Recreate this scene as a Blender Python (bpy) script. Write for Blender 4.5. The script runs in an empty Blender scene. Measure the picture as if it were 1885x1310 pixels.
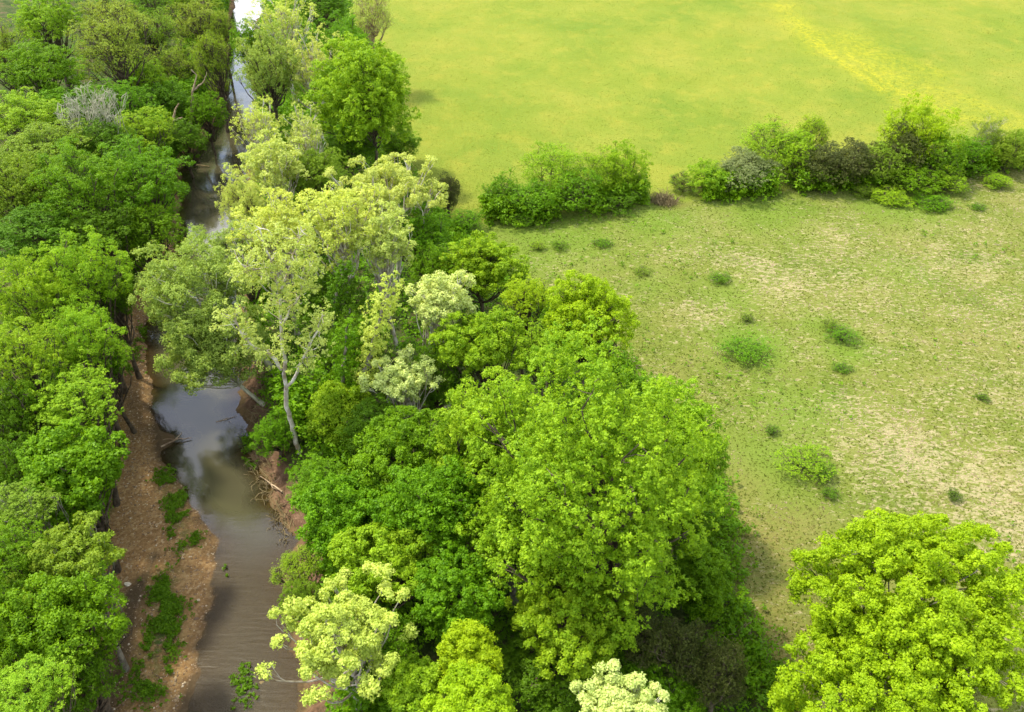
import bpy, math, random
import numpy as np

# ---------------------------------------------------------------- camera, sky, sun, exposure
S = bpy.context.scene
COL = S.collection
W, H = 1885.0, 1310.0
CAM_H, PITCH, FPX = 40.0, 38.0, 1581.0
cd = bpy.data.cameras.new("camera"); cam = bpy.data.objects.new("camera", cd); COL.objects.link(cam)
cam.location = (0, 0, CAM_H); cam.rotation_euler = (math.radians(90 - PITCH), 0, 0)
cd.sensor_fit = 'HORIZONTAL'; cd.sensor_width = 36; cd.lens = 36 * FPX / W
cd.clip_start = .5; cd.clip_end = 6000
S.camera = cam

SUN_EL, SUN_AZ = 60.0, -60.0        # azimuth from +Y (away from the camera) towards +X
wd = bpy.data.worlds.new("World"); S.world = wd; wd.use_nodes = True
nt = wd.node_tree; nt.nodes.clear()
def N(tree, kind, **kw):
    n = tree.nodes.new(kind)
    for k, v in kw.items():
        if k.startswith('i_'):
            n.inputs[int(k[2:]) if k[2:].isdigit() else k[2:]].default_value = v
        else:
            setattr(n, k, v)
    return n
sky = N(nt, 'ShaderNodeTexSky', sky_type='NISHITA', sun_disc=False)
sky.sun_elevation = math.radians(SUN_EL); sky.sun_rotation = math.radians(SUN_AZ); sky.dust_density = 2.0
tc = N(nt, 'ShaderNodeTexCoord')
mp = N(nt, 'ShaderNodeMapping'); mp.inputs['Scale'].default_value = (2.2, 2.2, 5.0)
nz = N(nt, 'ShaderNodeTexNoise'); nz.inputs['Scale'].default_value = 1.6; nz.inputs['Detail'].default_value = 7; nz.inputs['Roughness'].default_value = .55
cr = N(nt, 'ShaderNodeValToRGB'); cr.color_ramp.elements[0].position = .47; cr.color_ramp.elements[1].position = .60
mx = N(nt, 'ShaderNodeMixRGB'); mx.inputs[2].default_value = (10.5, 10.5, 10.8, 1)
bg = N(nt, 'ShaderNodeBackground'); bg.inputs[1].default_value = .15
wo = N(nt, 'ShaderNodeOutputWorld')
nt.links.new(tc.outputs['Generated'], mp.inputs[0]); nt.links.new(mp.outputs[0], nz.inputs['Vector'])
nt.links.new(nz.outputs[0], cr.inputs[0]); nt.links.new(cr.outputs[0], mx.inputs[0])
nt.links.new(sky.outputs[0], mx.inputs[1]); nt.links.new(mx.outputs[0], bg.inputs[0]); nt.links.new(bg.outputs[0], wo.inputs[0])
sl = bpy.data.lights.new("sun", 'SUN'); so = bpy.data.objects.new("sun", sl); COL.objects.link(so)
sl.energy = 2.9; sl.angle = math.radians(5); sl.color = (1, .92, .73)
so.rotation_euler = (math.radians(90 - SUN_EL), 0, math.radians(180 - SUN_AZ)); so.location = (-30, 60, 80)
S.view_settings.view_transform = 'Standard'; S.view_settings.look = 'None'
S.view_settings.exposure = 1.0; S.view_settings.gamma = 1.0

# ---------------------------------------------------------------- helpers
rad = math.radians
_c, _s = math.cos(rad(PITCH)), math.sin(rad(PITCH))
FWD = np.array([0, _c, -_s]); UPV = np.array([0, _s, _c]); RGT = np.array([1., 0, 0])
def at(px, py, z=0.0):
    """world point seen at a photo pixel, on the level plane of height z"""
    d = FWD + RGT * (px - W / 2) / FPX + UPV * (H / 2 - py) / FPX
    t = (z - CAM_H) / d[2]
    return np.array([0, 0, CAM_H]) + d * t
def depth_at(px, py, z):
    return float((at(px, py, z) - [0, 0, CAM_H]) @ FWD)
def depr(py):
    return PITCH + math.degrees(math.atan((py - H / 2) / FPX))
def nrm(v):
    return v / np.maximum(np.linalg.norm(v, axis=-1, keepdims=True), 1e-9)

_lat = np.random.default_rng(5).random((256, 256))
def vnoise(x, y, scale=1.0, off=0):
    x = np.asarray(x, float) / scale + 91.7 * (off + 1); y = np.asarray(y, float) / scale + 37.3 * (off + 1)
    xi = np.floor(x).astype(int); yi = np.floor(y).astype(int); fx = x - xi; fy = y - yi
    fx = fx * fx * (3 - 2 * fx); fy = fy * fy * (3 - 2 * fy)
    g = lambda a, b: _lat[a % 256, b % 256]
    return (g(xi, yi) * (1 - fx) + g(xi + 1, yi) * fx) * (1 - fy) + (g(xi, yi + 1) * (1 - fx) + g(xi + 1, yi + 1) * fx) * fy
def fbm(x, y, scale, octs=4, off=0):
    t = 0; a = 1; s = 0
    for i in range(octs):
        t = t + a * vnoise(x, y, scale / 2 ** i, off + i * 3); s += a; a *= .5
    return t / s

def mesh_np(name, V, F, mat=None, smooth=False, attrs=None):
    """V (n,3), F (m,k) integer array, all faces with k corners"""
    me = bpy.data.meshes.new(name); V = np.ascontiguousarray(V, dtype=np.float32); F = np.ascontiguousarray(F, dtype=np.int32)
    n, (m, k) = len(V), F.shape
    me.vertices.add(n); me.vertices.foreach_set('co', V.ravel())
    me.loops.add(m * k); me.loops.foreach_set('vertex_index', F.ravel())
    me.polygons.add(m); me.polygons.foreach_set('loop_start', np.arange(0, m * k, k, dtype=np.int32))
    if smooth:
        me.polygons.foreach_set('use_smooth', np.ones(m, dtype=bool))
    me.update(calc_edges=True)
    for an, (dom, arr) in (attrs or {}).items():
        a = me.attributes.new(an, 'FLOAT', dom); a.data.foreach_set('value', np.ascontiguousarray(arr, dtype=np.float32))
    if mat: me.materials.append(mat)
    return me
def link(name, me, parent=None):
    o = bpy.data.objects.new(name, me); COL.objects.link(o); o.parent = parent
    return o
def tag(o, label, cat, group=None, kind=None):
    if label: o['label'] = label
    if cat: o['category'] = cat
    if group: o['group'] = group
    if kind: o['kind'] = kind
    return o
def root(name, loc, label, cat, group=None):
    o = bpy.data.objects.new(name, None); COL.objects.link(o); o.location = [float(c) for c in loc]
    o.empty_display_size = .5
    return tag(o, label, cat, group)

class Tubes:
    def __init__(s, sides=6): s.V = []; s.F = []; s.n = 0; s.k = sides
    def add(s, pts, rads):
        pts = np.asarray(pts, float); rads = np.asarray(rads, float); k = s.k; m = len(pts)
        T = nrm(np.gradient(pts, axis=0)); ref = np.where(np.abs(T[:, 2:3]) > .9, [[1., 0, 0]], [[0, 0, 1.]])
        A = nrm(np.cross(T, ref)); B = np.cross(T, A)
        for i in range(1, m):       # keep the rings from twisting
            A[i] = nrm((A[i - 1] - T[i] * (A[i - 1] @ T[i]))[None])[0]; B[i] = np.cross(T[i], A[i])
        an = np.arange(k) * 2 * math.pi / k
        R = pts[:, None] + rads[:, None, None] * (np.cos(an)[None, :, None] * A[:, None] + np.sin(an)[None, :, None] * B[:, None])
        s.V.append(R.reshape(-1, 3))
        i = np.arange(m - 1)[:, None] * k; j = np.arange(k)[None]; j2 = (j + 1) % k
        s.F.append(np.stack([i + j, i + j2, i + k + j2, i + k + j], -1).reshape(-1, 4) + s.n); s.n += m * k
    def mesh(s, name, mat):
        return mesh_np(name, np.concatenate(s.V), np.concatenate(s.F), mat, smooth=True)

def curve(a, b, n, rng, bend=.12, lift=0.0):
    """a wandering line from a to b"""
    a = np.asarray(a, float); b = np.asarray(b, float); L = np.linalg.norm(b - a); t = np.linspace(0, 1, n)[:, None]
    p = a + (b - a) * t
    off1 = rng.normal(size=3) * bend * L; off2 = rng.normal(size=3) * bend * L * .5
    p = p + np.sin(math.pi * t) * off1 + np.sin(2 * math.pi * t) * off2
    p[:, 2:3] += lift * L * np.sin(math.pi * t)
    return p

def leaf_quads(P, Nn, size, rng, wide=.62):
    n = len(P); r = rng.normal(size=(n, 3)); T = nrm(np.cross(Nn, r)); B = np.cross(Nn, T)
    s = (size * rng.uniform(.65, 1.25, (n, 1))) * .5; w = s * wide
    fold = Nn * s * .35
    V = np.stack([P - T * s, P + B * w - fold, P + T * s, P - B * w - fold], 1).reshape(-1, 3)
    return V, np.arange(4 * n).reshape(-1, 4)

# ---------------------------------------------------------------- materials
def new_mat(name):
    m = bpy.data.materials.new(name); m.use_nodes = True; m.node_tree.nodes.clear(); return m, m.node_tree
def leaf_mat(name, lo, hi, trans=.42, spec=.18, hue=.007):
    m, t = new_mat(name)
    at_ = N(t, 'ShaderNodeAttribute', attribute_name='v')
    oi = N(t, 'ShaderNodeObjectInfo')
    mix = N(t, 'ShaderNodeMixRGB'); mix.inputs[1].default_value = (*lo, 1); mix.inputs[2].default_value = (*hi, 1)
    t.links.new(at_.outputs['Fac'], mix.inputs[0])
    hs = N(t, 'ShaderNodeHueSaturation'); t.links.new(mix.outputs[0], hs.inputs['Color'])
    mr = N(t, 'ShaderNodeMapRange'); mr.inputs[3].default_value = .5 - hue; mr.inputs[4].default_value = .5 + hue
    t.links.new(oi.outputs['Random'], mr.inputs[0]); t.links.new(mr.outputs[0], hs.inputs['Hue'])
    p = N(t, 'ShaderNodeBsdfPrincipled'); p.inputs['Roughness'].default_value = .5; p.inputs['Specular IOR Level'].default_value = spec
    tr = N(t, 'ShaderNodeBsdfTranslucent'); ms = N(t, 'ShaderNodeMixShader'); ms.inputs[0].default_value = trans
    g = N(t, 'ShaderNodeMixRGB', blend_type='MULTIPLY'); g.inputs[0].default_value = 1; g.inputs[2].default_value = (1.25, 1.1, .45, 1)
    t.links.new(hs.outputs[0], p.inputs['Base Color']); t.links.new(hs.outputs[0], g.inputs[1]); t.links.new(g.outputs[0], tr.inputs[0])
    t.links.new(p.outputs[0], ms.inputs[1]); t.links.new(tr.outputs[0], ms.inputs[2])
    o = N(t, 'ShaderNodeOutputMaterial'); t.links.new(ms.outputs[0], o.inputs[0])
    return m
LEAF = {
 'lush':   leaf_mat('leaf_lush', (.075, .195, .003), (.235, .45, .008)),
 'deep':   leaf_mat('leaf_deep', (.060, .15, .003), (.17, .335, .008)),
 'fresh':  leaf_mat('leaf_fresh', (.125, .28, .005), (.41, .62, .022)),
 'lime':   leaf_mat('leaf_lime', (.22, .38, .005), (.46, .65, .014)),
 'olive':  leaf_mat('leaf_olive', (.13, .24, .009), (.31, .46, .035)),
 'bud':    leaf_mat('leaf_bud', (.17, .26, .016), (.39, .50, .065)),
 'pale':   leaf_mat('leaf_pale', (.35, .46, .075), (.67, .77, .21)),
 'yellow': leaf_mat('leaf_yellow', (.39, .51, .06), (.70, .80, .18)),
 'silver': leaf_mat('leaf_silver', (.40, .53, .11), (.72, .81, .29), trans=.3),
 'cedar':  leaf_mat('leaf_cedar', (.045, .062, .010), (.115, .135, .022), trans=.12),
 'greyleaf': leaf_mat('leaf_greyleaf', (.10, .14, .03), (.26, .31, .11), trans=.2),
 'willow': leaf_mat('leaf_willow', (.20, .31, .035), (.42, .56, .11)),
}
def bark_mat(name, a, b, scale=3.0, rough=.85):
    m, t = new_mat(name)
    tc = N(t, 'ShaderNodeTexCoord'); n = N(t, 'ShaderNodeTexNoise'); n.inputs['Scale'].default_value = scale; n.inputs['Detail'].default_value = 5
    r = N(t, 'ShaderNodeValToRGB'); r.color_ramp.elements[0].position = .38; r.color_ramp.elements[1].position = .62
    r.color_ramp.elements[0].color = (*a, 1); r.color_ramp.elements[1].color = (*b, 1)
    p = N(t, 'ShaderNodeBsdfPrincipled'); p.inputs['Roughness'].default_value = rough; p.inputs['Specular IOR Level'].default_value = .15
    bm = N(t, 'ShaderNodeBump'); bm.inputs['Strength'].default_value = .5; bm.inputs['Distance'].default_value = .05
    t.links.new(tc.outputs['Object'], n.inputs['Vector']); t.links.new(n.outputs[0], r.inputs[0]); t.links.new(r.outputs[0], p.inputs['Base Color'])
    t.links.new(n.outputs[0], bm.inputs['Height']); t.links.new(bm.outputs[0], p.inputs['Normal'])
    o = N(t, 'ShaderNodeOutputMaterial'); t.links.new(p.outputs[0], o.inputs[0]); return m
BARK = {
 'brown': bark_mat('bark_brown', (.06, .045, .03), (.14, .11, .075)),
 'grey':  bark_mat('bark_grey', (.14, .12, .09), (.30, .27, .21)),
 'white': bark_mat('bark_white', (.30, .24, .16), (.70, .66, .56), 2.0),
 'dead':  bark_mat('bark_dead', (.22, .15, .09), (.48, .37, .25), 2.5),
 'brush': bark_mat('bark_brush', (.15, .12, .055), (.29, .23, .12), 2.5),
 'twig':  bark_mat('bark_twig', (.32, .31, .20), (.52, .50, .37), 2.5),
}

# ---------------------------------------------------------------- the lie of the land
WZ = -1.6                                    # water level; the meadow lies at 0
def poly(pts, z):
    q = np.array([at(x, y, z)[:2] for x, y in pts]); q = q[np.argsort(q[:, 1])]; return q
def xat(q, y):
    s0 = (q[1, 0] - q[0, 0]) / (q[1, 1] - q[0, 1]); s1 = (q[-1, 0] - q[-2, 0]) / (q[-1, 1] - q[-2, 1])
    y = np.asarray(y, float); x = np.interp(y, q[:, 1], q[:, 0])
    x = np.where(y < q[0, 1], q[0, 0] + (y - q[0, 1]) * s0 * .3, x)
    return np.where(y > q[-1, 1], q[-1, 0] + (y - q[-1, 1]) * s1 * .3, x)
LB = poly([(170, 1310), (172, 1130), (190, 1000), (205, 900), (208, 800), (205, 720), (210, 650), (225, 580), (262, 500), (312, 440), (318, 380), (322, 300), (370, 235), (392, 190), (398, 120), (412, 60), (422, 0)], WZ)
LW = poly([(330, 1310), (365, 1200), (385, 1120), (395, 1050), (400, 1000), (345, 915), (296, 850), (282, 800), (280, 760), (275, 700), (262, 620), (285, 540), (325, 455), (328, 380), (332, 310), (385, 250), (412, 195), (408, 150), (420, 90), (428, 0)], WZ)
RW = poly([(560, 1310), (545, 1180), (530, 1060), (540, 1000), (505, 930), (468, 850), (450, 770), (442, 715), (440, 650), (440, 560), (450, 450), (455, 370), (458, 300), (462, 230), (462, 150), (470, 80), (485, 0)], WZ)
HEDGE = poly([(820, 412), (1000, 400), (1200, 375), (1380, 360), (1530, 345), (1700, 330), (1885, 300)], 0)   # y as a function of x
HEDGE = HEDGE[np.argsort(HEDGE[:, 0])]
WOOD = poly([(1450, 1310), (1370, 1180), (1330, 1080), (1330, 950), (1290, 850), (1150, 680), (1000, 560), (880, 470), (810, 410), (745, 330), (700, 250), (675, 150), (665, 60), (650, 0)], 0)
def smooth(a, b, x):
    t = np.clip((x - a) / (b - a), 0, 1); return t * t * (3 - 2 * t)
def edges(y):
    w = .35 * np.sin(y * 1.3) + .25 * np.sin(y * 2.9 + 1) + .15 * np.sin(y * 6.1 + 2) + smooth(85, 110, y) * 1.1 * np.sin(y * .31)
    w2 = .3 * np.sin(y * 1.7 + 2) + .2 * np.sin(y * 4.3)
    return xat(LB, y) + w2, xat(LW, y) + w * .35, xat(RW, y) + w * .6
Y_RIFFLE = at(500, 1010, WZ)[1]
SP = at(322, 806, WZ)
def height(x, y):
    lb, lw, rw = edges(y)
    n = fbm(x, y, 6, 4, 3) - .5
    z = np.zeros_like(x)
    left = smooth(0, 3.5, lb - x) * 1.7 + WZ + .45 + smooth(3, 40, lb - x) * 1.5 + n * .9
    tb = np.clip((x - lb) / np.maximum(lw - lb, .3), 0, 1)
    bar = WZ + .42 * (1 - tb) ** .8 + n * .14 * (1 - tb) * tb * 3
    mid = np.clip(np.minimum(x - lw, rw - x), 0, 9)
    deep = .14 + .75 * smooth(Y_RIFFLE - 2, Y_RIFFLE + 5, y)
    bed = WZ - deep * smooth(0, 2.2, mid) + n * .10
    right = WZ + 1.65 * smooth(-.1, 2.3, x - rw + n * .9) + n * .5 * smooth(.5, 3, x - rw)
    z = np.where(x < lb, left, np.where(x < lw, bar, np.where(x < rw, bed, right)))
    e = np.hypot((x - SP[0]) / 1.5, (y - SP[1]) / 1.1)
    z = z + np.where(x < rw, .62 * np.exp(-e * e * 1.3) * (y < 80), 0)
    far = smooth(6, 14, x - rw)
    return z + far * (fbm(x, y, 30, 2, 9) - .5) * .8

def axis(lo, hi, step, outer):
    a = np.arange(lo, hi + step, step); return np.concatenate([-np.array(outer)[::-1] + lo, a, np.array(outer) + hi])
OUT = [2, 5, 10, 20, 40, 80, 160, 320, 700, 1500, 3000]
gx = np.concatenate([axis(-95, 30, .3, [2, 5, 10, 20, 40, 80, 160, 320, 700, 1500, 3000])[:-11], np.arange(30.6, 130, .6), 130 + np.array(OUT)])
gy = np.concatenate([-np.array(OUT)[::-1] + 12, np.arange(12, 100, .3), np.arange(100, 210, .7), 210 + np.array(OUT)])
GX, GY = np.meshgrid(gx, gy); GZ = height(GX, GY)
lbG, lwG, rwG = edges(GY)
hy = np.interp(GX, HEDGE[:, 0], HEDGE[:, 1]); hy = hy + np.where(GX > HEDGE[-1, 0], (GX - HEDGE[-1, 0]) * .25, 0)
wx = xat(WOOD, GY)
wnoise = (fbm(GX, GY, 3, 3, 20) - .5) * 3
m_field = smooth(-.7, .7, GY - hy + wnoise * .4)
m_bed = smooth(-.3, .3, GX - lbG) * smooth(-.3, .5, rwG + .5 - GX)
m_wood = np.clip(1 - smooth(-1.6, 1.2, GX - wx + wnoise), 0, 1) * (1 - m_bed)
# a strip of browner turf beside the big trees and yellow flowers in the hay field
def seg_mask(p, q, w, z=0, taper=0):
    a = at(*p, z)[:2]; b = at(*q, z)[:2]; d = b - a; L2 = d @ d
    t = np.clip(((GX - a[0]) * d[0] + (GY - a[1]) * d[1]) / L2, 0, 1)
    return np.exp(-(((GX - a[0] - t * d[0]) ** 2 + (GY - a[1] - t * d[1]) ** 2) / w ** 2))
flow = np.maximum.reduce([seg_mask((1440, 15), (1520, 90), 2.6) * .75, seg_mask((1500, 75), (1620, 165), 1.1), seg_mask((1560, 95), (1660, 175), .9), seg_mask((1560, 70), (1720, 200), 5.0) * .6,
                          seg_mask((1600, 90), (1720, 130), 2.6) * .5, seg_mask((1700, 150), (1885, 225), 2.6) * .5, seg_mask((1780, 215), (1885, 235), 1.5) * .6])
flow = flow * smooth(.2, .65, fbm(GX * .6 + GY * .25, GY, 5, 4, 31) + .12)
blobs = [((1640, 810), 4.2, .9), ((1570, 760), 2.5, .8), ((1390, 490), 3.0, .7), ((1860, 930), 5, .8), ((1690, 850), 3.5, .8), ((1240, 470), 2.5, .5), ((1560, 560), 5, .35), ((1750, 480), 6, .45), ((1830, 600), 6, .4),
         ((1290, 575), 2.5, .7), ((1450, 520), 4, .5), ((1540, 430), 5, .4)]
straw = np.zeros_like(GX)
for (p, r, a) in blobs:
    q = at(*p, 0); straw = np.maximum(straw, a * np.exp(-((GX - q[0]) ** 2 + (GY - q[1]) ** 2) / r ** 2))
grn = np.zeros_like(GX)
for (p, r, a) in [((1420, 860), 4, .9), ((1460, 760), 3.5, .7), ((1380, 640), 3.2, 1), ((1300, 330), 3, .6), ((1340, 540), 3, .6), ((1500, 600), 2, .6), ((1550, 640), 2.4, .8), ((1000, 430), 8, .8), ((1200, 400), 6, .7), ((1400, 385), 6, .7), ((1640, 370), 6, .8), ((900, 440), 6, .6), ((1650, 500), 3, .4), ((1200, 520), 2.5, .5)]:
    q = at(*p, 0); grn = np.maximum(grn, a * np.exp(-((GX - q[0]) ** 2 + (GY - q[1]) ** 2) / r ** 2))
brn = np.zeros_like(GX)
for (p, r, a) in [((1380, 1000), 4.5, .8), ((1350, 900), 3, .7), ((1400, 1180), 3.5, .9), ((1420, 1080), 3.5, .6), ((1380, 1290), 3, .8), ((1240, 368), 2.0, 1)]:
    q = at(*p, 0); brn = np.maximum(brn, a * np.exp(-((GX - q[0]) ** 2 + (GY - q[1]) ** 2) / r ** 2))
# the side channel of wet mud on the bar and the wet stones of the riffle
wet = np.clip(seg_mask((205, 1300), (250, 1100), .8, WZ) + seg_mask((250, 1100), (285, 1030), .35, WZ) + smooth(.9, -.3, lwG - GX) * .8 * (GX < lwG) + (GX >= lwG) * 1.0 + seg_mask((235, 700), (265, 800), .7, WZ) * .5, 0, 1) * m_bed
moss = (seg_mask((300, 870), (345, 1000), .55, WZ + .2) + seg_mask((305, 1060), (300, 1180), .8, WZ + .2) + seg_mask((290, 1180), (270, 1290), .9, WZ + .2)) * .5

litter = smooth(-.1, .5, GX - rwG) * (1 - smooth(1.6, 3.4, GX - rwG + wnoise * .8)) * (GY < 85)
nyy, nxx = GX.shape
V = np.stack([GX, GY, GZ], -1).reshape(-1, 3)
ii = np.arange(nyy - 1)[:, None] * nxx; jj = np.arange(nxx - 1)[None]
F = np.stack([ii + jj, ii + jj + 1, ii + nxx + jj + 1, ii + nxx + jj], -1).reshape(-1, 4)
A = {k: v.reshape(-1) for k, v in dict(field=m_field, bed=m_bed, wood=m_wood, flow=flow, straw=straw, grn=grn, brn=brn, wet=wet, litter=litter, moss=np.clip(moss, 0, 1)).items()}

gm, t = new_mat('ground_mix')
def attr(n): return N(t, 'ShaderNodeAttribute', attribute_name=n).outputs['Fac']
geo = N(t, 'ShaderNodeNewGeometry')
def noise(scale, detail=4, rough=.6, sx=1, sy=1, rz=0, dist=0):
    m = N(t, 'ShaderNodeMapping'); m.inputs['Scale'].default_value = (sx, sy, 1); m.inputs['Rotation'].default_value = (0, 0, rz)
    n = N(t, 'ShaderNodeTexNoise'); n.inputs['Scale'].default_value = scale; n.inputs['Detail'].default_value = detail
    n.inputs['Roughness'].default_value = rough; n.inputs['Distortion'].default_value = dist
    t.links.new(geo.outputs['Position'], m.inputs[0]); t.links.new(m.outputs[0], n.inputs['Vector']); return n.outputs[0]
def ramp(fac, stops):
    r = N(t, 'ShaderNodeValToRGB'); e = r.color_ramp.elements
    while len(e) < len(stops): e.new(.5)
    for k, (p, c) in enumerate(stops): e[k].position = p; e[k].color = (*c, 1)
    t.links.new(fac, r.inputs[0]); return r.outputs[0]
def mixc(f, a, b, mode='MIX'):
    m = N(t, 'ShaderNodeMixRGB', blend_type=mode)
    for i, v in enumerate((f, a, b)):
        if isinstance(v, (int, float)): m.inputs[i].default_value = v
        elif isinstance(v, tuple): m.inputs[i].default_value = (*v, 1)
        else: t.links.new(v, m.inputs[i])
    return m.outputs[0]
def math_(op, a, b):
    m = N(t, 'ShaderNodeMath', operation=op)
    for i, v in enumerate((a, b)):
        if isinstance(v, (int, float)): m.inputs[i].default_value = v
        else: t.links.new(v, m.inputs[i])
    return m.outputs[0]
# hay field
fbig = noise(.07, 5, .62, 1, .8, .3); ffine = noise(1.7, 6, .75, .8, 1.2)
cf = ramp(fbig, [(.34, (.135, .20, .018)), (.50, (.188, .232, .024)), (.64, (.235, .25, .032))])
cf = mixc(ramp(ffine, [(.35, (0, 0, 0)), (.7, (.45, .45, .45))]), cf, (.13, .185, .018))
cf = mixc(ramp(noise(.3, 5, .65, 1, .9, .4), [(.50, (0, 0, 0)), (.72, (.5, .5, .5))]), cf, (.29, .27, .035))
cf = mixc(math_('MULTIPLY', attr('flow'), ramp(noise(1.6, 6, .75), [(.40, (.08, .08, .08)), (.62, (.9, .9, .9))])), cf, (.40, .37, .016))
# rough meadow
cm = ramp(noise(.18, 5, .65), [(.34, (.098, .138, .016)), (.5, (.148, .168, .028)), (.66, (.21, .195, .058))])
cm = mixc(attr('grn'), cm, (.12, .21, .018)); cm = mixc(math_('MULTIPLY', attr('brn'), .75), cm, (.22, .17, .06))
sp = math_('ADD', noise(3.0, 5, .60, .7, 1.5, .5, .8), math_('MULTIPLY', attr('straw'), .12))
sp = math_('SUBTRACT', math_('SUBTRACT', sp, math_('MULTIPLY', attr('grn'), .10)), math_('MULTIPLY', attr('brn'), .06))
sp2 = math_('ADD', sp, math_('MULTIPLY', math_('SUBTRACT', noise(.12, 3), .5), .25))
cm = mixc(ramp(sp2, [(.53, (0, 0, 0)), (.65, (.75, .75, .75))]), cm, (.44, .35, .22))
cm = mixc(ramp(noise(5, 4, .75, .7, 1.4), [(.40, (.55, .55, .55)), (.58, (0, 0, 0))]), cm, (.15, .20, .03))
# wood floor
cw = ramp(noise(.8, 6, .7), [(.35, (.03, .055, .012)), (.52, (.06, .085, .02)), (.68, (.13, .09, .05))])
# bar: brown gravel, darker when wet, green where weeds root
vor = N(t, 'ShaderNodeTexVoronoi'); vor.inputs['Scale'].default_value = 7.0
t.links.new(geo.outputs['Position'], vor.inputs['Vector'])
peb = ramp(vor.outputs['Color'], [(.2, (.20, .11, .045)), (.5, (.31, .185, .075)), (.8, (.44, .30, .14)), (.97, (.66, .54, .35))])
cb = mixc(.55, ramp(noise(.7, 6, .65), [(.3, (.21, .11, .042)), (.5, (.33, .19, .075)), (.7, (.43, .28, .12))]), peb)
cb = mixc(attr('wet'), cb, mixc(.88, cb, (.072, .052, .030)))
cb = mixc(math_('MULTIPLY', attr('moss'), ramp(noise(2.2, 4), [(.4, (0, 0, 0)), (.55, (1, 1, 1))])), cb, (.06, .11, .02))
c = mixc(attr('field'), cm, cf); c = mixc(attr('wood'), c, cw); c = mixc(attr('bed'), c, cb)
c = mixc(attr('litter'), c, ramp(noise(1.6, 6, .75), [(.35, (.07, .045, .025)), (.52, (.17, .10, .06)), (.7, (.27, .17, .11))]))
p = N(t, 'ShaderNodeBsdfPrincipled'); p.inputs['Specular IOR Level'].default_value = .12; p.inputs['Roughness'].default_value = .9
t.links.new(c, p.inputs['Base Color'])
b1 = N(t, 'ShaderNodeBump'); b1.inputs['Strength'].default_value = .9; b1.inputs['Distance'].default_value = .16
t.links.new(math_('ADD', noise(3.2, 6, .75), math_('MULTIPLY', vor.outputs['Distance'], -.25)), b1.inputs['Height']); t.links.new(b1.outputs[0], p.inputs['Normal'])
o = N(t, 'ShaderNodeOutputMaterial'); t.links.new(p.outputs[0], o.inputs[0])

def sub_ground(name, sel, label):
    f = F[sel]; used = np.unique(f); re_ = np.zeros(len(V), int); re_[used] = np.arange(len(used))
    me = mesh_np(name, V[used], re_[f], gm, True, {k: ('POINT', a[used]) for k, a in A.items()})
    o = link(name, me); tag(o, label, name.replace('_', ' '), kind='structure'); return o
fc = lambda a: a.reshape(-1)[F].mean(1)
isbed = fc(m_bed) > .5; isf = ~isbed & (fc(GX) > fc(rwG)) & (fc(m_field) > .5) & (fc(m_wood) < .5)
isw = ~isbed & ~isf & ((fc(GX) < fc(lbG)) | (fc(m_wood) > .5)); ism = ~(isbed | isf | isw)
sub_ground('creek_bed', isbed, 'brown gravel bar and bed of the creek')
sub_ground('hay_field', isf, 'smooth bright yellow-green field beyond the hedge')
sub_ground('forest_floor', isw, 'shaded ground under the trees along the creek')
sub_ground('meadow', ism, 'rough pasture with straw-coloured patches')

# ---------------------------------------------------------------- water
wy = np.arange(12, 210, .4); us = np.linspace(0, 1, 41)
lb_, lw_, rw_ = edges(wy)
wxs = (lb_ + .1)[:, None] * (1 - us) + (rw_ + 1.2)[:, None] * us; wys = np.repeat(wy[:, None], 41, 1)
dep = np.clip(WZ - height(wxs, wys), 0, 1.5)
me_V = np.stack([wxs, wys, np.full_like(wxs, WZ)], -1).reshape(-1, 3)
i_ = np.arange(len(wy) - 1)[:, None] * 41; j_ = np.arange(40)[None]
Fw = np.stack([i_ + j_, i_ + j_ + 1, i_ + 41 + j_ + 1, i_ + 41 + j_], -1).reshape(-1, 4)
Fw = Fw[dep.reshape(-1)[Fw].max(1) > 0]
riff = 1 - smooth(Y_RIFFLE - 3, Y_RIFFLE + 4, wys)
wm, t = new_mat('water'); geo = N(t, 'ShaderNodeNewGeometry')
r1 = noise(2.2, 3, .5, .45, 2.2, .12); r2 = noise(.9, 3, .5, .8, 1.2)
hgt = math_('ADD', math_('MULTIPLY', r1, math_('ADD', math_('MULTIPLY', attr('riff'), .40), .05)), math_('MULTIPLY', r2, .10))
bmp = N(t, 'ShaderNodeBump'); bmp.inputs['Strength'].default_value = .35; bmp.inputs['Distance'].default_value = .12; t.links.new(hgt, bmp.inputs['Height'])
tr = N(t, 'ShaderNodeBsdfTransparent'); tr.inputs[0].default_value = (.70, .65, .46, 1)
di = N(t, 'ShaderNodeBsdfDiffuse'); di.inputs[0].default_value = (.075, .070, .038, 1)
ms = N(t, 'ShaderNodeMixShader')
mr = N(t, 'ShaderNodeMapRange'); mr.inputs[1].default_value = 0; mr.inputs[2].default_value = .8; mr.inputs[3].default_value = .10; mr.inputs[4].default_value = .90
t.links.new(attr('dep'), mr.inputs[0]); t.links.new(mr.outputs[0], ms.inputs[0]); t.links.new(tr.outputs[0], ms.inputs[1]); t.links.new(di.outputs[0], ms.inputs[2])
fr = N(t, 'ShaderNodeFresnel'); fr.inputs[0].default_value = 1.45; t.links.new(bmp.outputs[0], fr.inputs[1])
gl = N(t, 'ShaderNodeBsdfGlossy'); t.links.new(math_('ADD', .08, math_('MULTIPLY', attr('riff'), .25)), gl.inputs['Roughness']); t.links.new(bmp.outputs[0], gl.inputs['Normal'])
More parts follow.
